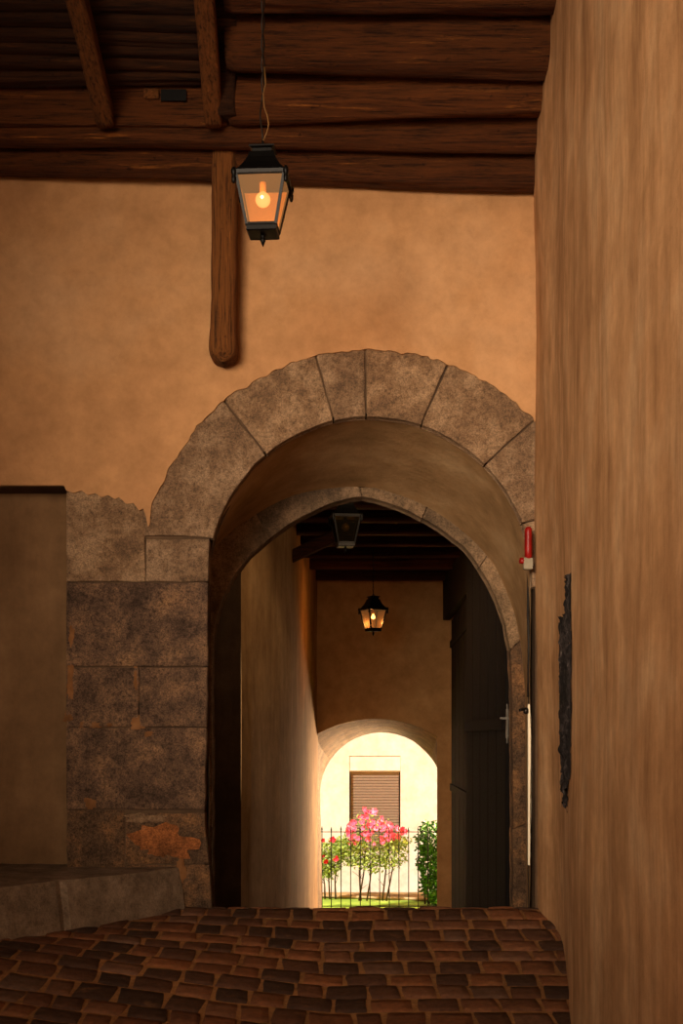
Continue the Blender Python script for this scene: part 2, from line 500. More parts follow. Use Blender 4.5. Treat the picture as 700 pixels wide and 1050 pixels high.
arch = empty('stone_arch', (X(CX), D, Z(CY)))
tag(arch, 'large grey-brown round arch of granite voussoirs around the near passage opening', 'arch')
def vou(a0i, a0o, a1i, a1o, ri=RI, ro=RO):
    def mp(u, v):   # u inner->outer, v from a0 to a1
        ai = a0i+(a1i-a0i)*v; ao = a0o+(a1o-a0o)*v
        a = R(ai+(ao-ai)*u); r = ri+(ro-ri)*u
        return (X(CX+r*math.cos(a)), Z(CY-r*math.sin(a)))
    return mp
vs_ = [(165.6, 169.6, 130.2, 129.6), (129.6, 129.0, 103.3, 104.0), (102.7, 103.4, 91.6, 91.4), (91.0, 90.8, 71.8, 70.2), (71.2, 69.6, 45, 44), (44.5, 43.5, 20, 18), (19.5, 17.5, -3, -3)]
for i, a in enumerate(vs_):
    block(vou(a[0], a[1], a[2], a[3], ri=RI, ro=RO+6), D+.002, D+.16, 'voussoir', M['stone'], arch, seed=i*3.1, rough=.011, bevel=.010)
def quad(x0, y0, x1, y1, right=None):
    def mp(u, v):
        py = y1+(y0-y1)*v
        xr = x1 if right is None else right(py)
        return (X(x0+(xr-x0)*u), Z(py))
    return mp
def jamb(py):
    pts = [(553, 214), (600, 213), (690, 212.5), (760, 211.5), (800, 210), (845, 210), (880, 213), (910, 215.5), (945, 218)]
    for (a, b), (c, d) in zip(pts, pts[1:]):
        if py <= c: return b+(d-b)*max(0, (py-a))/(c-a)
    return pts[-1][1]
pier = empty('stone_pier', (X(140), D, EYE-1.5))
tag(pier, 'weathered stone pier of big granite blocks left of the near arch', 'pier')
blocks = [((68, 499, 148.5, 596), 'stone', None), ((149.5, 553, 0, 596), 'stone', jamb), ((68, 597.5, 0, 683), 'stone_dark', jamb),
          ((68, 684.5, 142, 745), 'stone_dark', None), ((143, 684.5, 0, 745), 'stone_dark', jamb), ((68, 746.5, 0, 830), 'stone_dark', jamb),
          ((68, 831, 127, 905), 'stone_rough', None), ((128, 834, 0, 886), 'stone_rough', jamb), ((128, 887, 0, 955), 'stone_rough', jamb)]
for i, (q, m, rgt) in enumerate(blocks):
    block(quad(*q, right=rgt), D+(.0 if i < 6 else .02), D+.32, 'stone_block', M[m], pier, seed=20+i*2.7, rough=.012 if i < 6 else .022, bevel=.010)
# upper filler of the springer corner between block and arch
def patch(cx, cy, w, h, seed, parent, mat='patch', y=D-.006, t=1.0):
    b = MB(); n = 40; k = 5; vs = []
    c = (X(cx, t), Z(cy, t))
    for j in range(1, k+1):
        for i in range(n):
            a = 2*PI*i/n; rr = j/k*(1+.5*nz(math.cos(a)*1.6, math.sin(a)*1.6, seed)+.3*nz(math.cos(a)*5, math.sin(a)*5, seed))
            vs.append((c[0]+w/S/2*rr*math.cos(a), y+.016*(j/k)**3+.006*nz(i, j, seed), c[1]+h/S/2*rr*math.sin(a)))
    vs.append((c[0], y, c[1])); fs = []
    for j in range(k-1):
        for i in range(n):
            a = j*n+i; b2 = j*n+(i+1) % n; fs.append((a, b2, b2+n, a+n))
    for i in range(n): fs.append((len(vs)-1, (i+1) % n, i))
    b.add(vs, [f[::-1] for f in fs]); o = b.build('mortar_patch', M[mat], smooth=True); rel(o, parent)
    o['label'] = 'ochre patch of old mortar'
for i, (a, b_, w, h) in enumerate([(139, 702, 10, 34), (141, 742, 20, 16), (155, 752, 22, 10), (84, 742, 10, 9), (98, 743, 14, 8), (112, 743, 8, 5), (92, 823, 14, 12), (72, 700, 9, 50), (73, 652, 7, 26), (72, 735, 12, 14), (185, 893, 12, 22)]):
    patch(a, b_, w, h, i*1.9, pier)

patch(163, 864, 66, 34, 4.4, pier, 'stone_orange', y=D-.012)
patch(150, 839, 46, 10, 7.7, pier, 'stone', y=D-.004)
# ------------------------------------------------------------------ vault and pointed arch
T2 = 1.15
outer_l = [(212, 955), (212, 760), (212, 640), (212, 590), (214.4, 567), (224, 556), (240, 542), (262, 528), (282, 516), (303, 507), (326, 502), (349, 499), (360, 498.5), (371, 499)]
outer_r = [(371, 499), (384, 500), (400, 504), (421, 511), (442, 522), (465, 537), (488, 556), (506, 578), (519, 606), (529, 633), (535, 670), (538, 710), (539, 800), (540, 955)]
inner_l = [(217.5, 955), (217.5, 760), (217.5, 690), (218, 660), (221, 636), (229, 610), (240, 590), (256, 569), (277, 551), (300, 534), (322, 523), (340, 515.5), (356, 511), (371, 509)]
inner_r = [(371, 509), (384, 511), (400, 516), (420, 524), (442, 536), (462, 549), (480, 564), (496, 588), (508, 612), (518, 638), (523, 668), (525, 700), (525.5, 800), (526, 955)]
def resamp(p, n):
    L = [0]
    for a, b in zip(p, p[1:]): L.append(L[-1]+math.dist(a, b))
    r = []
    for i in range(n+1):
        s_ = L[-1]*i/n
        for k in range(len(p)-1):
            if s_ <= L[k+1]+1e-9:
                f = (s_-L[k])/(L[k+1]-L[k]); r.append((p[k][0]+(p[k+1][0]-p[k][0])*f, p[k][1]+(p[k+1][1]-p[k][1])*f)); break
    return r
def cut(p, ymax):  # curve portion above ymax
    return [q for q in p if q[1] <= ymax]
NV = 40
ol = resamp(outer_l, NV); orr = resamp(outer_r, NV); il = resamp(inner_l, NV); ir = resamp(inner_r, NV)
back = ol+orr[1:]
# front profile: jamb, semicircle, jamb, sampled by matching fractions
fl_ = resamp([(213-1, 955), (212, 593)]+arc(CX, CY, RI+1, 180, 92.5, 40)[1:], NV)
fr_ = resamp(arc(CX, CY, RI+1, 92.5, 0, 40)+[(546, 955)], NV)
front = fl_+fr_[1:]
vb = MB()
nvb = len(back)-1
def vf(u, v):
    i = round(u*nvb); a = front[i]; b = back[i]
    s_ = v
    fx, fz = X(a[0]), Z(a[1]); bx, bz = X(b[0], T2), Z(b[1], T2)
    y = D+.15+(T2*D-D-.15)*s_
    k = s_
    x = fx+(bx-fx)*k; z = fz+(bz-fz)*(k**1.15)
    return (x+.01*nz(x, y, z, 2), y, z+.01*nz(x, y, z+5, 2))
vb.grid(vf, nvb, 12)
# solid above the vault so nothing leaks
vb.grid(lambda u, v: (-3.2+5.8*u, D+.5+v*1.4, 8.4), 2, 2)
struct(vb.build('ceiling_vault', M['plaster_vault'], smooth=True))

parch = empty('pointed_arch', (X(371, T2), T2*D, Z(499, T2)))
tag(parch, 'grey stone pointed arch deeper in the passage, seen under the near vault', 'arch')
def strip(i0, i1, A, B, sgn):
    def mp(u, v):
        k = i0+(i1-i0)*v; i = min(int(k), NV-1); f = k-i
        a = (A[i][0]+(A[i+1][0]-A[i][0])*f, A[i][1]+(A[i+1][1]-A[i][1])*f)
        b = (B[i][0]+(B[i+1][0]-B[i][0])*f, B[i][1]+(B[i+1][1]-B[i][1])*f)
        if sgn < 0: a, b = b, a
        return (X(a[0]+(b[0]-a[0])*u, T2), Z(a[1]+(b[1]-a[1])*u, T2))
    return mp
olx = [(a-4, b-4) for a, b in ol]; orx = [(a+4, b-4) for a, b in orr]
for i0, i1 in ((0, 8), (8.05, 16), (16.05, 24), (24.05, 32), (32.05, 40)):
    block(strip(i0, i1, olx, il, 1), T2*D, T2*D+.3, 'voussoir', M['stone_inner'], parch, seed=50+i0, bevel=.009, rough=.009)
for i0, i1 in ((0, 5), (5.05, 11), (11.05, 18), (18.05, 25), (25.05, 32), (32.05, 40)):
    # right half runs downwards, so turn it round for outward normals
    g = strip(i0, i1, orx, ir, 1)
    block(lambda u, v, g=g: g(u, v), T2*D, T2*D+.3, 'voussoir', M['stone_inner'] if i0 < 15 else M['stone_rough'], parch, seed=80+i0, bevel=.009, rough=.009)
# wall that carries the pointed arch
w2 = MB()
opening = il+ir[1:]
pl = [(120, 700-1000), (120, 960)]+[(a+(-2 if a < 371 else 2), b-2) for a, b in opening]+[(660, 960), (660, -300)]
w2.poly([(X(a, T2), Z(b, T2)) for a, b in pl], T2*D+.06, T2*D+.27)
struct(w2.build('wall_middle', M['stone_inner']))


# ------------------------------------------------------------------ passage room
T3 = 2.2
pw = MB()
lp = [((px_-HX)/S*t_, t_) for px_, t_ in ((247, 1.35), (258, 1.385), (272, 1.44), (287, 1.505), (297, 1.57), (303, 1.66), (308, 1.78), (313, 1.9), (318, 2.03), (322, 2.13), (325.5, 2.22))]
lp = resamp(lp, 60)
def lwf(u, v):
    x, t = lp[round(u*60)]; z = -4.6+v*8.6
    x += .015*nz(t*7, z, 3, .9)
    return (x, t*D, EYE+z)
pw.grid(lwf, 60, 60)
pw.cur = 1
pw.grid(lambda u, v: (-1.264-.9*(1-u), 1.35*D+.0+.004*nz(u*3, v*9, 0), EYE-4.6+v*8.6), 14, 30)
pw.grid(lambda u, v: (-2.1, D*T2+(1.38-T2)*D*u, EYE-4.6+v*8.6), 4, 4)
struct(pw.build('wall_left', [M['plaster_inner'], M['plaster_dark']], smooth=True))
rw2 = MB()
rw2.grid(lambda u, v: (2.02+.45*u, D*1.17+(T3-1.17)*D*u, EYE-4.6+v*8.6), 10, 10, flip=True)
struct(rw2.build('wall_passage', M['plaster_inner']))

# far wall with its arch
fw = MB()
T4 = 2.45
fp = [(319, 975), (319.5, 800), (320, 765)]
# segmental front edge
cxx, rr = 385, 123
for i in range(25):
    x = 321+127*i/24; fp.append((x, 737+rr-math.sqrt(rr*rr-(x-cxx)**2)))
fp += [(448, 770), (448, 800), (448, 975)]
bp = [(330, 975), (329.5, 880), (328, 812)]
for i in range(25):
    a = 180-(180)*i/24; bp.append((391+63*math.cos(R(a)), 813.5-62.5*math.sin(R(a))))
bp += [(454, 830), (454, 880), (454, 975)]
# resample both to equal counts
FP = resamp(fp, 60); BP = resamp(bp, 60)
def toX(p, t): return (X(p[0], t), Z(p[1], t))
o1 = [(-2.5, -2.9), *[toX(p, T3) for p in FP], (2.9, -2.9), (2.9, 8.2), (-2.5, 8.2)]
fw.poly(o1, T3*D, T3*D+.02, side=False)
o2 = [(-2.5, -2.9), *[toX(p, T4) for p in BP], (4.2, -2.9), (4.2, 8.2), (-4.2, 8.2), (-4.2, -2.9)]
fw.poly(o2, T4*D-.02, T4*D, side=False)
fw.cur = 1
def sf(u, v):
    i = round(u*60); a = toX(FP[i], T3); b = toX(BP[i], T4)
    e = .02*nz(a[0]*3, v*3, a[1]*3, 1.5)
    return (a[0]+(b[0]-a[0])*v+e*.3, T3*D+(T4-T3)*D*v, a[1]+(b[1]-a[1])*v+e)
fw.grid(sf, 60, 10)
struct(fw.build('wall_far', [M['plaster_far'], M['stone_inner']]))

# roofs (closed above the timbers)
cm = MB()
cm.box((-.8, D*.45, EYE+7.1), (4.6, D*.62, .06))
struct(cm.build('ceiling', M['plank_x']))
cm = MB()
cm.box((.4, D*1.68, EYE+3.48), (3.0, D*.54, .05))
cm.box((.4, D*1.68, EYE+6.9), (4.6, D*.78, .05))
struct(cm.build('ceiling_passage', M['wood_in']))
# far left side of the near room, outside the frame
sm = MB(); sm.box((-5.0, 7.2, EYE+2.4), (.1, 6.2, 4.8)); struct(sm.build('wall_side', M['plaster_recess']))

# passage ceiling joists
pj = [(2.165, 'nearest the far wall'), (2.02, 'second from the far wall'), (1.895, 'third from the far wall'), (1.785, 'fourth from the far wall'), (1.685, 'fifth from the far wall'), (1.59, 'sixth from the far wall'), (1.50, 'seventh from the far wall'), (1.41, 'eighth from the far wall')]
def log(name, mat, p0, p1, rx, rz, seed, power=3.2, n=44, m=60, wob=.10, axis='x'):
    b = MB(); p0 = Vector(p0); p1 = Vector(p1); L = (p1-p0).length; d = (p1-p0).normalized()
    if axis == 'x': side, up = Vector((0, 1, 0)), Vector((0, 0, 1))
    elif axis == 'y': side, up = Vector((1, 0, 0)), Vector((0, 0, 1))
    else: side, up = Vector((1, 0, 0)), Vector((0, 1, 0))
    m = max(6, int(L/.07)); vs = []
    for i in range(m+1):
        f = i/m; c = p0.lerp(p1, f)
        c = c+side*(.03*wob*10*nz(f*L, seed, 0, .5))+up*(.03*wob*10*nz(f*L, seed, 7, .5))
        for k in range(n):
            a = 2*PI*k/n; ca, sa = math.cos(a), math.sin(a)
            q = (abs(ca)**power+abs(sa)**power)**(-1/power)
            g = 1+wob*nz(f*L*.8, ca*1.6+seed, sa*1.6)+wob*.5*nz(f*L*1.5, ca*6+seed, sa*6)+.018*nz(f*L*7, ca*9+seed, sa*9)
            ee = 1 if .0 < f < 1 else .93
            vs.append(c+side*ca*rx*q*g*ee+up*sa*rz*q*g*ee)
    fs = [(i*n+k, (i+1)*n+k, (i+1)*n+(k+1) % n, i*n+(k+1) % n) for i in range(m) for k in range(n)]
    fs += [tuple(range(n)), tuple(range(m*n, (m+1)*n))[::-1]]
    b.add(vs, fs)
    c = (p0+p1)/2
    return b.build(name, mat, smooth=True, loc=c)
for i, (t, w) in enumerate(pj):
    o = log('ceiling_joist', M['wood_in'], (-2.2, t*D, EYE+3.34), (3.0, t*D, EYE+3.34), .10, .10, 40+i, 4, wob=.05)
    tag(o, 'dark timber joist across the passage ceiling, '+w, 'beam', 'joists across the passage ceiling')
o = log('brace_beam', M['wood_in'], P(262, 588, 1.62), P(352, 546, 1.62), .11, .10, 61, 4, wob=.05)
tag(o, 'dark slanting timber brace at the top of the curved passage wall', 'beam')

# ------------------------------------------------------------------ near ceiling timbers
def beam(label, x0, x1, t, py, hpx, ry, seed, tilt=0.0, power=3.0, mat='wood_x', name='ceiling_beam', group='big timbers across the near ceiling', wob=.10):
    z = Z(py, t); rz = hpx/S*t/2*1.10
    o = log(name, M[mat], (x0, t*D, z+tilt), (x1, t*D, z), ry, rz, seed, power, wob=wob)
    tag(o, label, 'beam', group); return o
XR = 2.15
beam('long dark timber lying along the top of the plastered wall, lowest of the ceiling beams', -4.8, XR, .984, 170, 44, .18, 1, .20)
beam('long timber with a lit lower edge, second beam up from the plastered wall', -4.8, XR, .956, 133, 36, .17, 2, .04)
beam('thick rough timber right of the hanging lantern chain, third beam up from the wall', -.98, XR-.05, .927, 94, 42, .18, 3, -.04, wob=.16)
beam('broad rough timber right of the lantern chain, fourth beam up from the wall', -.96, XR-.1, .895, 40, 64, .22, 4, .03, wob=.12)
beam('shadowy timber at the top edge of the picture, fifth beam up from the wall', -.94, XR-.12, .858, -28, 68, .22, 5, .0)
o = log('fascia_board', M['wood_x'], (-4.8, .940*D, Z(106, .94)+.06), (-1.0, .940*D, Z(106, .94)), .03, .21, 11, 8, wob=.05)
tag(o, 'dark board with a small hole above the two left beams', 'board')
hb = MB(); hb.box((X(178, .936), .936*D, Z(98, .936)), (.11, .012, .050))
ho = hb.build('hole', M['iron']); rel(ho, o)
hb = MB(); hb.box((X(155, .936), .936*D, Z(96, .936)), (.065, .012, .045), bev=.01)
ho = hb.build('repair_patch', M['wood_y']); rel(ho, o)
py = 78
for i in range(9):
    t = .928-.0115*i
    hh = 15.5+i*.3
    o = log('ceiling_plank', M['plank_x'], (-4.8, t*D, Z(py, t)+.04+.03*nz(i*3.3, 0, 3)), (-.86, t*D, Z(py, t)), .085, hh/S*t/2*1.05, 70+i, 5, wob=.14)
    tag(o, 'dark worn plank of the left ceiling bays, %s from the board with the hole' % ['first', 'second', 'third', 'fourth', 'fifth', 'sixth', 'seventh', 'eighth', 'ninth'][i], 'plank', 'planks above the left ceiling bays')
    py -= hh*.93
def joist(lab, pa, pb2, seed, r=.08):
    o = log('ceiling_joist', M['wood_y'], pa, pb2, r, .10, seed, 5, wob=.07, axis='y'); tag(o, lab, 'beam'); return o
joist('light brown squared joist crossing the planks far left of the lantern', P(107, 122, .935), P(62, -70, .80), 31)
joist('light brown squared joist just left of the lantern chain', P(219, 120, .935), P(203, -70, .80), 32)
o = log('corbel_block', M['plank_x'], P(236, 119, .925), P(233, 50, .905), .085, .10, 33, 4, wob=.16, axis='z')
tag(o, 'dark rough upright block beside the joist left of the lantern chain', 'block')

# hanging wall post
b = MB(); p0 = P(230.5, 143, .975); p1 = P(229.5, 374, .985); n = 24; m = 60; vs = []
for i in range(m+1):
    f = i/m; c = p0.lerp(p1, f); c.y = 12.70+.05*f
    k = 1.0
    if f > .955: k = math.sqrt(max(0, 1-((f-.955)/.045)**2))*.9+.1
    g = .118*(1+.05*nz(f*4, 3, 0)+(.07 if f > .85 else 0)*math.sin((f-.85)/.15*PI))
    for q in range(n):
        a = 2*PI*q/n; ca, sa = math.cos(a), math.sin(a)
        e = (abs(ca)**3.5+abs(sa)**3.5)**(-1/3.5)*(1+.06*nz(f*3, ca*2, sa*2)+.04*nz(f*9, ca*6, sa*6))
        vs.append((c.x+ca*g*e*k, c.y+.05+sa*.20*e*(.5+.5*k), c.z))
b.add(vs, [(i*n+k, i*n+(k+1) % n, (i+1)*n+(k+1) % n, (i+1)*n+k) for i in range(m) for k in range(n)]+[tuple(range(n)), tuple(range(m*n, (m+1)*n))[::-1]])
b.f = [f[::-1] for f in b.f]
o = b.build('wall_post', M['wood_z'], smooth=True, loc=(p0.x, p0.y, (p0.z+p1.z)/2))
tag(o, 'upright weathered timber with a rounded foot set against the plaster left of the lantern', 'post')

# ------------------------------------------------------------------ bench
bn = MB()
fr = [(-1.50, 1.0), (-1.527, .997), (-1.9, .958), (-2.33, .915), (-2.77, .87), (-3.4, .81), (-4.1, .745), (-4.9, .67)]
fr = resamp([(a, b*D) for a, b in fr], 90)
ztop = EYE-1.175
def bench(u, v):
    x, y = fr[round(u*90)]
    w = v*10
    off = Vector((-.38, .92))  # towards the wall
    if w <= 6:
        z0 = floor_z(x, y)-.06; z = z0+(ztop-.03-z0)*w/6; q = Vector((x, y))+Vector((.05, -.02))*(1-w/6)+off*.0
    elif w <= 7: z = ztop-.008; q = Vector((x, y))+off*.012
    else:
        z = ztop+.004*(w-7); q = Vector((x, y))
        k = (w-7)/3; q = Vector((x, y+ (D+.38-y)*k)) if k > 0 else q+off*.03
        z = ztop
    e = .014*nz(x, y, z, 1.2)+.008*nz(x, y, z, 7)
    j = .0
    for cx_ in (.27, .60): 
        if abs(u-cx_) < .006: j = .016
    return (q.x-e*.6-(j if w < 7 else 0), q.y+e+(j if w < 7 else 0), z+e*.9)
bn.grid(bench, 90, 10)
o = bn.build('stone_bench', M['bench'], smooth=False, loc=(-2.6, 12.0, EYE-1.5))
tag(o, 'low stone bench running along the left wall from the pier', 'bench')

# ------------------------------------------------------------------ lanterns
def lantern(label, loc, rz, chain_top, glass, lit, twist=False, scale=1.0):
    root = empty('hanging_lantern', loc, rz); tag(root, label, 'lantern', None)
    # origin: centre of the lower box bottom; z up. half-widths
    wt, wb, h = .170, .102, .340; z0 = .044
    q = math.sqrt(2)
    def sq(prof): return [(r*q, z) for r, z in prof]
    b = MB(); b.lathe(sq([(wb-.004, 0), (wb+.004, .006), (wb+.004, .036), (wb+.010, .040), (wb+.010, z0), (wb-.02, z0)]), n=4, rz=PI/4)
    base = b.build('base_tray', M['iron'], root)
    b = MB(); b.lathe([(.008, 0), (.022, -.006), (.010, -.018), (.020, -.032), (.022, -.040), (.014, -.055), (.002, -.082)], n=14)
    b.build('finial', M['iron'], root, smooth=True)
    # roof: ogee flare
    zt = z0+h
    b = MB(); b.lathe(sq([(wt-.02, zt-.012), (wt+.016, zt-.012), (wt+.020, zt+.012), (wt+.004, zt+.018), (.150, zt+.045), (.120, zt+.090), (.098, zt+.135), (.085, zt+.178), (.070, zt+.180)]), n=4, rz=PI/4)
    b.build('roof', M['iron'], root)
    b = MB(); b.lathe(sq([(.068, zt+.175), (.068, zt+.205), (.076, zt+.208), (.088, zt+.214), (.088, zt+.224), (.060, zt+.232), (.02, zt+.242)]), n=4, rz=PI/4)
    b.lathe([(.02, zt+.235), (.022, zt+.25), (.010, zt+.262), (.008, zt+.285)], n=10)
    b.build('roof_vent', M['iron'], root)
    fr_ = empty('frame', (0, 0, 0)); 
    b = MB()
    for sx, sy in ((1, 1), (1, -1), (-1, 1), (-1, -1)):
        b.tube([(sx*wb, sy*wb, z0), (sx*wt, sy*wt, zt)], .0145, 4)
    for z, w in ((z0+.006, wb+.001), (zt-.012, wt-.002)):
        for i in range(4):
            a = i*PI/2; ca, sa = math.cos(a), math.sin(a)
            f = lambda x, y: (x*ca-y*sa, x*sa+y*ca, z)
            b.tube([f(-w, -w), f(w, -w)], .009, 4)
    bpy.data.objects.remove(fr_)
    frm = b.build('frame', M['iron'], root)
    for sx, sy in ((1, 1), (1, -1), (-1, 1), (-1, -1)):
        b = MB(); c = (sx*(wt+.012), sy*(wt+.012))
        b.lathe([(.004, zt-.085), (.014, zt-.075), (.016, zt-.04), (.012, zt-.03), (.02, zt-.01), (.02, zt+.012), (.008, zt+.03)], c=(c[0], c[1], 0), n=8)
        b.build('corner_bracket', M['iron'], root, smooth=True)
    for i in range(4):
        a = i*PI/2; ca, sa = math.cos(a), math.sin(a)
        f = lambda x, y, z: (x*ca-y*sa, x*sa+y*ca, z)
        b = MB(); b.add([f(-wb, -wb, z0), f(wb, -wb, z0), f(wt, -wt, zt), f(-wt, -wt, zt)], [(0, 1, 2, 3)])
        b.build('glass_pane', glass, root)
    b = MB(); b.lathe([(.020, zt), (.024, zt-.02), (.024, zt-.075), (.019, zt-.082)], n=14)
    sk = b.build('bulb_socket', M['socket'] if lit else M['iron'], root, smooth=True)
    b = MB(); r = .054 if lit != 'hot' else .036; cz = zt-.135
    pr = [(.018, zt-.078), (.020, cz+r*.95)]+[(r*math.sin(a), cz+r*math.cos(a)) for a in [PI*(.18+.8*i/9) for i in range(10)]]
    b.lathe(pr[::-1], n=18)
    bm = {True: M['bulb'], 'hot': M['bulb_hot'], False: M['bulb_off']}[lit]
    bl = b.build('bulb', bm, root, smooth=True)
    if lit == True:
        b = MB(); b.lathe([(.003, cz-.012), (.011, cz-.004), (.011, cz+.006), (.003, cz+.012)], c=(0, -.052, 0), n=10); rel(b.build('filament_glow', M['filament'], None, smooth=True), root).matrix_parent_inverse.identity()
    # suspension
    L = chain_top-loc[2]; zz = zt+.28
    ch = MB()
    if twist:
        for ph in (0, PI):
            pts = [(.010*math.cos(ph+k*.9), .010*math.sin(ph+k*.9), zz+.26+(L-zz-.26)*k/60) for k in range(61)]
            ch.tube(pts, .0055, 6)
        ch.tube([(0, 0, zz-.02), (-.004, 0, zz+.06), (-.016, 0, zz+.14), (-.02, 0, zz+.2), (-.01, 0, zz+.27)], .006, 6)
        ch.build('chain', M['iron_edge'], root, smooth=True)
        b = MB(); b.tube([(.004, -.008, zz), (.030, -.01, zz+.06), (.042, -.01, zz+.11), (.034, -.01, zz+.17), (.010, -.01, zz+.24), (.004, -.012, zz+.33), (.02, -.012, zz+.40), (.012, -.012, zz+.52)], .006, 6)
        b.build('cord_loop', M['cord'], root, smooth=True)
    else:
        nl = max(2, int((L-zz)/.05))
        for k in range(nl):
            zc = zz+(L-zz)*(k+.5)/nl; hl = (L-zz)/nl*.66; pts = []
            for a in range(12):
                an = 2*PI*a/12; u_ = .012*math.cos(an); w_ = hl*math.sin(an)
                pts.append((u_, 0, zc+w_) if k % 2 else (0, u_, zc+w_))
            ch.tube(pts, .0045, 5, closed=True)
        ch.build('chain', M['iron'], root)
    return root
P1 = P(269.5, 241, .76)
l1 = lantern('large black iron lantern with a glowing bulb and amber glass, hanging near the wall post', P1, R(-4), EYE+6.95, M['glass'], True, twist=True)
P2 = P(382.5, 647.5, 1.87)
l2 = lantern('small black lantern with a lit bulb hanging before the far plastered wall', P2, R(28), EYE+3.42, M['glass_far'], 'hot')
P3 = P(354, 561, 1.36)
l3 = lantern('dim unlit lantern high up under the tip of the pointed arch', P3, R(8), EYE+3.42, M['glass_dim'], False)

# ------------------------------------------------------------------ passage doors
def leaf(name, label, x0, t0, x1, t1, ztop, zbot, boards, mat):
    a = Vector((x0, t0*D)); c = Vector((x1, t1*D)); d = c-a; L = d.length; rz = math.atan2(d.y, d.x)
    root = empty(name, (a.x, a.y, EYE+zbot), rz); tag(root, label, 'door')
    b = MB(); b.box((L/2, 0, (ztop-zbot)/2), (L/2, .03, (ztop-zbot)/2)); b.build('panel', mat, root)
    w = L/boards
    for i in range(boards):
        b = MB(); b.box((w*(i+.5), .04, (ztop-zbot)/2), (w*.47, .018, (ztop-zbot)/2-.01), bev=.008); b.build('board', mat, root)
    for z in (.5, (ztop-zbot)*.5, ztop-zbot-.5):
        b = MB(); b.box((L/2, .075, z), (L/2-.05, .018, .07), bev=.006); b.build('rail', mat, root)
    return root
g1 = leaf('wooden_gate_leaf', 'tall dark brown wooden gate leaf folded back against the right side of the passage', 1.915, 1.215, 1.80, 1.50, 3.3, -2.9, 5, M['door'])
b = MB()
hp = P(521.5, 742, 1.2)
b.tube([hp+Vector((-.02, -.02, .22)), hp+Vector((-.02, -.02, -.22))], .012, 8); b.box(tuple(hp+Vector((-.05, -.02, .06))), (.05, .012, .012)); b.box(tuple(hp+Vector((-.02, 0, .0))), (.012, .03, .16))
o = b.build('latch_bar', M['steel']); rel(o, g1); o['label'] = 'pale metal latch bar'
g2 = leaf('dark_recess_leaf', 'black timber leaf added in place of the shadowed recess at the far right end of the passage', P(484, 0, 1.78).x, 1.78, P(465.5, 0, 2.17).x, 2.17, 2.45, -4.3, 4, M['door'])  # added black leaf stands in for a shadowed recess in the side wall
lb = MB(); lb.box((P(474, 0, 1.8).x+.12, 1.93*D, EYE+2.9), (.07, .28*D, .42)); 
o = lb.build('added_recess_head', M['door']); struct(o)

# ------------------------------------------------------------------ bits on the right jamb
ra = empty('alarm_sounder', tuple(P(541, 560, .985)))
tag(ra, 'red cylinder fixture on a white box at the right springing of the vault', 'alarm')
c = P(541.5, 557, .985)
b = MB(); b.lathe([(.02, -.15), (.034, -.14), (.036, -.05), (.034, .10), (.034, .13), (.02, .15)], c=tuple(c), n=14); rel(b.build('red_cylinder', M['red'], smooth=True), ra)
c = P(541, 578, .985); b = MB(); b.box(tuple(c), (.042, .03, .055), bev=.008); rel(b.build('bracket_box', M['white']), ra)
b = MB(); b.lathe([(.006, -.03), (.03, -.025), (.034, 0), (.026, .025), (.006, .03)], c=tuple(P(535.5, 575, .985)), n=12); rel(b.build('red_knob', M['red'], smooth=True), ra)
b = MB(); b.tube([P(541, 585, 1.04), P(541.5, 600, 1.04), P(541, 630, 1.03), P(542, 660, 1.03), P(541.5, 715, 1.03)], .013, 6)
tag(b.build('wall_cable', M['cable'], smooth=True), 'black cable running down the right jamb below the red fixture', 'cable')
b = MB(); b.tube([P(543, 727, 1.05), P(538, 727, 1.04), P(533, 728, 1.02)], .014, 8); b.lathe([(.01, -.03), (.025, -.02), (.025, .02), (.01, .03)], c=tuple(P(539, 729, 1.02)), n=10)
tag(b.build('iron_hook', M['iron_edge'], smooth=True), 'small dark iron hook sticking out of the right jamb', 'hook')
# sunlit sliver, its brightness painted in with a near-white colour
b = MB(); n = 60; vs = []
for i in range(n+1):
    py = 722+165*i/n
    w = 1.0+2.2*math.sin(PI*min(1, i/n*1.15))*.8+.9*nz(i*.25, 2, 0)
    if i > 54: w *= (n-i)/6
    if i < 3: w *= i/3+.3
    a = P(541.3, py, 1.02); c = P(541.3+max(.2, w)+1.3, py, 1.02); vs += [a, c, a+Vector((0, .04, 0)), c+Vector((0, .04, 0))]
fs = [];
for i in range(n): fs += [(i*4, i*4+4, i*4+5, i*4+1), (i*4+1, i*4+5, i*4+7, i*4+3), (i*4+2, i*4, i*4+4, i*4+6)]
b.add(vs, [f[::-1] for f in fs]); o = b.build('sunlit_sliver', M['sunlit_pale']); tag(o, 'narrow strip painted pale to stand for a sunlit gap in the corner beside the streaked right wall', 'plaster')

# dark exposed slot in the right wall
def wallpt(px, py, lift=0.0):
    lo, hi = .42, .99
    # find t where the wall at that height is seen in column px
    for _ in range(40):
        t = (lo+hi)/2; z = (HY-py)/S*t; q = right_x(t, z)+.018*nz(t*7, z, 2, .8)+.006*nz(t*7, z, 7, 3.5)
        if HX+q*S/t > px: lo = t
        else: hi = t
    return t
tA, tB = wallpt(573.5, 720), wallpt(586.5, 720)
b = MB(); nu, nv = 34, 110; vs = []
zA, zB = 0, 0
def slot(u, v):
    t = tA+(tB-tA)*u; tm = (tA+tB)/2
    py = 600+230*v; z = (HY-py)/S*tm
    edge = min(1, 6*u, 6*(1-u))
    q = right_x(t, z)+.018*nz(t*7, z, 2, .8)+.006*nz(t*7, z, 7, 3.5)
    r = abs(nz(t*7, z, 5, 7))*.05+.02*nz(t*7, z, 2, 22)
    return (q-.004-r*edge, t*D, EYE+z)
vs_keep = [slot(i/nu, j/nv) for j in range(nv+1) for i in range(nu+1)]
fs = []
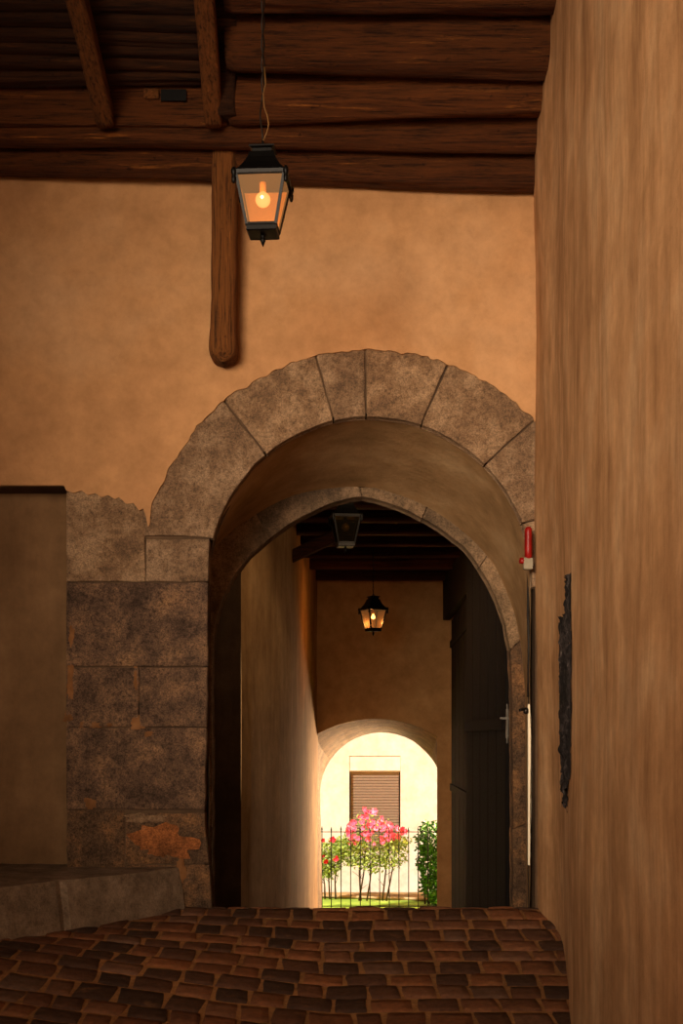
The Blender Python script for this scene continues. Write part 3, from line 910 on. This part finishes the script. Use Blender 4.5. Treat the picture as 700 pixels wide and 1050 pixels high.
for j in range(nv):
    for i in range(nu):
        u, v = (i+.5)/nu, (j+.5)/nv
        top = .0+(.12 if u < .62 else 0)+.05*nz(u*9, 3, 0); bot = 1-(.08*abs(nz(u*8, 0, 4))*2)-(.05 if u > .8 or u < .25 else 0)
        l_ = .03+.10*nz(v*14, 1, 0)+(.10 if v > .8 else 0); r_ = .97+.06*nz(v*17, 5, 0)-(.12 if v > .85 else 0)
        if top < v < bot and l_ < u < r_:
            a = j*(nu+1)+i; fs.append((a, a+1, a+nu+2, a+nu+1))
b.add(vs_keep, fs)
M['slot'] = stone('charred_stone', ('#0f0c0b', '#2a2422', '#5c5350', '#b5aaa0'), pit=.95, bstr=1.0)
o = b.build('broken_wall_patch', M['slot']); tag(o, 'upright dark broken strip of bare stone in the streaked right wall', 'wall patch')

# ------------------------------------------------------------------ garden
GZ = EYE-4.24
gb = MB()
gb.grid(lambda u, v: (-14+28*u, T4*D+.0+(3.0-T4)*D*v, GZ+.02*nz(u*28, v*6, 0, 1.3)), 60, 20)
struct(gb.build('ground', M['grass'], smooth=True))
hb = MB(); TH = 2.95
hb.box((0, TH*D+.33, EYE+.5), (14, .2, 5.6))
hx0, hx1 = X(359, TH), X(410, TH); 
# outer skin with a window hole
zw0, zw1 = Z(874, TH), Z(775, TH)
for (x0, x1, z0_, z1_) in ((-14, X(358, TH), GZ-.3, EYE+6), (X(410.5, TH), 14, GZ-.3, EYE+6), (X(358, TH), X(410.5, TH), zw1, EYE+6), (X(358, TH), X(410.5, TH), GZ-.3, zw0)):
    hb.box(((x0+x1)/2, TH*D+.07, (z0_+z1_)/2), ((x1-x0)/2, .07, (z1_-z0_)/2))
struct(hb.build('wall_house', M['house']))
wn = empty('window_1', (X(384, TH), TH*D+.1, Z(850, TH))); wn['kind'] = 'structure'
b = MB(); b.box((X(384.2, TH), TH*D+.055, Z(783, TH)), ((X(410, TH)-X(358, TH))/2, .04, (Z(775, TH)-Z(791, TH))/2-.01), bev=.01)
rel(b.build('shutter_box', M['house_trim']), wn)
b = MB()
zt_, zb_ = Z(792, TH), Z(873, TH); ns = 28
for i in range(ns):
    z = zt_-(zt_-zb_)*(i+.5)/ns; hh = (zt_-zb_)/ns/2
    b.box((X(384.2, TH), TH*D+.105, z), ((X(409, TH)-X(360, TH))/2, .012, hh*.82), bev=.006)
b.box((X(384.2, TH), TH*D+.122, (zt_+zb_)/2), ((X(409, TH)-X(360, TH))/2, .004, (zt_-zb_)/2))
rel(b.build('roller_shutter', M['shutter']), wn)
b = MB()
for xx in (358.9, 409.6): b.box((X(xx, TH), TH*D+.09, (zt_+zb_)/2), (.015, .03, (zt_-zb_)/2))
rel(b.build('window_frame', M['iron_edge']), wn)
# border of earth and kerb
b = MB()
def bd(u, v):
    x = -3+7*u; y = TH*D-.02-(.55+.28*(x+.6)+.05*nz(x, 0, 0))*(1-v) if x > -1.6 else TH*D-.02-.3*(1-v)
    return (x, y, GZ+.03+.06*v+.02*nz(x, y, 0, 6))
b.grid(bd, 60, 5)
o = b.build('planting_bed', M['soil'], smooth=True); tag(o, 'strip of dry earth along the foot of the cream house wall', 'flower bed')
b = MB(); b.tube([(x_/10, TH*D-.04-(.55+.28*(x_/10+.6)), GZ+.05) if x_/10 > -1.6 else (x_/10, TH*D-.35, GZ+.05) for x_ in range(-30, 38)], .04, 6)
tag(b.build('border_edging', M['kerb'], smooth=True), 'thin brown edging between the lawn and the earth bed', 'edging')

# fence
TF = 2.68
fe = empty('iron_fence', (X(390, TF), TF*D, GZ)); tag(fe, 'thin black iron railing in front of the flowering shrubs', 'fence')
b = MB(); b.box(((X(320, TF)+X(470, TF))/2, TF*D, Z(853, TF)), ((X(470, TF)-X(320, TF))/2, .008, .010)); rel(b.build('top_rail', M['iron']), fe)
b = MB(); b.box(((X(320, TF)+X(470, TF))/2, TF*D, GZ+.12), ((X(470, TF)-X(320, TF))/2, .008, .012)); rel(b.build('bottom_rail', M['iron']), fe)
bars = [320, 330] + [339.6+9.9*i for i in range(13)]
b = MB(); zt_ = Z(848, TF); b.lathe([(.012, GZ), (.012, zt_-.12), (.020, zt_-.11), (.013, zt_-.09), (.022, zt_-.05), (.002, zt_+.03)], n=6)
proto = b.build('fence_bar', M['iron'])
for i, px in enumerate(bars):
    o = proto if i == 0 else proto.copy()
    if i: col.objects.link(o)
    o.location = (X(px, TF), TF*D, 0 if i % 2 else -.02); rel(o, fe)

# plants
def leaves(b, c, rad, n, size, r, shell=.55, yk=1.0):
    for _ in range(n):
        while True:
            d = Vector((r.uniform(-1, 1), r.uniform(-1, 1), r.uniform(-1, 1)))
            if shell < d.length < 1: break
        p = Vector(c)+Vector((d.x*rad[0], d.y*rad[1]*yk, d.z*rad[2]))
        a = Vector((r.uniform(-1, 1), r.uniform(-1, .4), r.uniform(-.6, .8))).normalized(); w = a.cross(Vector((r.uniform(-1, 1), r.uniform(-1, 1), r.uniform(-1, 1)))).normalized()
        s_ = size*r.uniform(.6, 1.3); nn = a.cross(w)
        b.add([p, p+a*s_*.5+w*s_*.28+nn*s_*.06, p+a*s_, p+a*s_*.5-w*s_*.28+nn*s_*.06], [(0, 1, 2, 3)])
def shrub(name, label, base, stems, clumps, leafmat, size, blooms=None, bmat=None, seed=1, t=2.83, n=420, brad=.085):
    r = random.Random(seed)
    root = empty(name, base); tag(root, label, 'shrub')
    b = MB()
    for (x0, x1, py) in stems:
        p = Vector((X(x0, t), t*D+.1, GZ+.02)); q = Vector((X(x1, t), t*D, Z(py, t)))
        b.tube([p, p.lerp(q, .35)+Vector((.05*r.uniform(-1, 1), 0, 0)), p.lerp(q, .7)+Vector((.06*r.uniform(-1, 1), 0, 0)), q], [.026, .02, .015, .008], 6)
        # bare side twigs
        for k in range(3):
            f = r.uniform(.15, .6); a = p.lerp(q, f); b.tube([a, a+Vector((r.uniform(-.28, .28), r.uniform(-.1, .1), r.uniform(.1, .3)))], [.009, .004], 5)
    rel(b.build('stems', M['stem'], smooth=True), root)
    b = MB()
    for (px, py, w, h, k) in clumps:
        leaves(b, (X(px, t), t*D, Z(py, t)), (w/S*t/2, .28, h/S*t/2), int(n*k), size, r, .25)
    o = b.build('foliage', leafmat); rel(o, root); o['kind'] = 'stuff'
    if blooms:
        b = MB()
        for k in range(10):
            a = 2.4*k; tl = .25+.12*(k % 3); rr = 1.0-.05*k
            d = Vector((math.cos(a)*rr, -.35+.2*(k % 2), math.sin(a)*rr)); w = Vector((-math.sin(a), 0, math.cos(a)))
            b.add([(0, 0, 0), tuple((d*.6+w*.42)*1), tuple(d*1.0), tuple((d*.6-w*.42)*1)], [(0, 1, 2, 3)])
        pr = b.build('blossom', bmat)
        for i, (px, py, s_) in enumerate(blooms):
            o = pr if i == 0 else pr.copy()
            if i: col.objects.link(o)
            o.location = (X(px, t), t*D-.30+r.uniform(-.08, .25), Z(py, t)); o.scale = (brad*s_,)*3
            o.rotation_euler = (r.uniform(-.5, .5), r.uniform(0, 6), r.uniform(-.5, .5))
            o.parent = root; o.matrix_parent_inverse = root.matrix_basis.inverted()
    return root
r = random.Random(5); bl = []
cl = [(378, 832, 7, 5), (369, 838, 6, 4), (384, 840, 9, 7), (377, 846, 12, 6), (396, 846, 8, 6), (390, 852, 9, 6), (402, 850, 8, 6), (362, 845, 5, 4), (372, 856, 11, 5), (362, 862, 5, 8), (403, 855, 7, 5), (388, 861, 8, 4), (358, 850, 5, 4), (413, 852, 3, 2)]
for (cx_, cy_, w, h) in cl:
    for k in range(7): bl.append((cx_+r.gauss(0, w*.5), cy_+r.gauss(0, h*.45), r.uniform(.7, 1.25)))
shrub('flowering_shrub', 'tall shrub covered in pink blossom before the brown shutter', (X(380, 2.83), 2.83*D, GZ), [(370, 368, 850), (368, 380, 845), (392, 398, 850), (376, 385, 860), (396, 405, 860)],
      [(378, 845, 46, 26, .35), (372, 872, 56, 36, 2.0), (402, 873, 34, 36, 1.3), (358, 868, 28, 30, .9), (380, 886, 44, 18, .7), (412, 862, 18, 16, .3)], M['leaf_a'], .10, bl, M['pink'], 3)
shrub('rose_bush', 'smaller rose bush with a few red flowers at the left of the railing', (X(340, 2.86), 2.86*D, GZ), [(338, 338, 870), (344, 345, 865), (333, 332, 880)],
      [(338, 878, 30, 36, 1.6), (348, 872, 20, 26, .8), (336, 892, 22, 18, .7)], M['leaf_a'], .10, [(341, 860, 1.2), (353, 873, 1.3), (344.5, 880, 1.2), (334, 882, 1.1), (331, 877, .9), (331, 861, .9), (343, 861, .8), (352, 875, .9), (366, 862, .8)], M['crimson'], 4, t=2.86)
shrub('clipped_hedge', 'tall dark green clipped bush at the right of the railing', (X(441, 2.77), 2.77*D, GZ), [(440, 440, 860), (446, 444, 870), (436, 436, 870)],
      [(441, 862, 32, 40, 1.6), (441, 885, 30, 44, 1.6), (443, 908, 26, 30, 1.3), (447, 922, 16, 18, .4), (455, 885, 26, 84, 1.5)], M['leaf_b'], .12, None, None, 6, t=2.77, n=420)

# ------------------------------------------------------------------ light
def area(name, loc, target, size, power, c, spread=180):
    l = bpy.data.lights.new(name, 'AREA'); l.energy = power; l.color = c; l.shape = 'RECTANGLE'; l.size = size[0]; l.size_y = size[1]; l.spread = R(spread)
    o = bpy.data.objects.new(name, l); col.objects.link(o); o.location = loc
    o.rotation_euler = (Vector(target)-Vector(loc)).to_track_quat('-Z', 'Y').to_euler(); return o
area('courtyard_light', (-3.8, -4.6, EYE+3.0), (1.3, 13, EYE+2.3), (5.6, 4.6), 225, (1, .79, .58), 40)
area('garden_bounce_fill', (3.7, 36.0, EYE-.5), (-.7, 25.5, EYE-.6), (2.0, 3.0), 3300, (1, .66, .38))  # unseen lamp added to imitate sunny garden bounce on the left passage wall
area('passage_fill', (.9, T2*D+.6, EYE+3.12), (-.3, 28, EYE-1.6), (1.8, .35), 26, (1, .68, .40), 120)  # added fill lamp, hidden behind the middle wall, to brighten the passage
def point(name, loc, e, c, r=.04):
    l = bpy.data.lights.new(name, 'POINT'); l.energy = e; l.color = c; l.shadow_soft_size = r
    o = bpy.data.objects.new(name, l); col.objects.link(o); o.location = loc; return o
point('lantern_glow', P1+Vector((0, 0, .2)), 9, (1, .55, .24), .03)
point('lantern_glow', P2+Vector((0, 0, .2)), 44, (1, .5, .2), .03)
sl = bpy.data.lights.new('sun', 'SUN'); sl.energy = 7.6; sl.angle = R(.6); sl.color = (1, .90, .79)
so = bpy.data.objects.new('sun', sl); col.objects.link(so)
so.rotation_euler = Vector((.62, .52, -.78)).to_track_quat('-Z', 'Y').to_euler()
w = bpy.data.worlds.new('sky'); bpy.context.scene.world = w; w.use_nodes = True
nt = w.node_tree; nt.nodes.clear()
bg = nt.nodes.new('ShaderNodeBackground'); wo = nt.nodes.new('ShaderNodeOutputWorld')
bg.inputs[0].default_value = (1, .80, .58, 1); bg.inputs[1].default_value = .42
nt.links.new(bg.outputs[0], wo.inputs[0])
# ------------------------------------------------------------------ camera
cd = bpy.data.cameras.new('camera'); cam = bpy.data.objects.new('camera', cd); col.objects.link(cam)
cd.sensor_fit = 'VERTICAL'; cd.sensor_height = 36; cd.lens = 36*(S*D)/1050; cd.shift_y = (HY-525)/1050; cd.clip_start = .02
cam.location = (0, 0, EYE); cam.rotation_euler = (R(90), 0, 0)
sc = bpy.context.scene; sc.camera = cam
sc.view_settings.view_transform = 'Standard'; sc.view_settings.look = 'None'
sc.view_settings.exposure = 0; sc.view_settings.gamma = 1
sc.cycles.use_denoising = True
sc.cycles.max_bounces = 10; sc.cycles.diffuse_bounces = 6; sc.cycles.transparent_max_bounces = 16
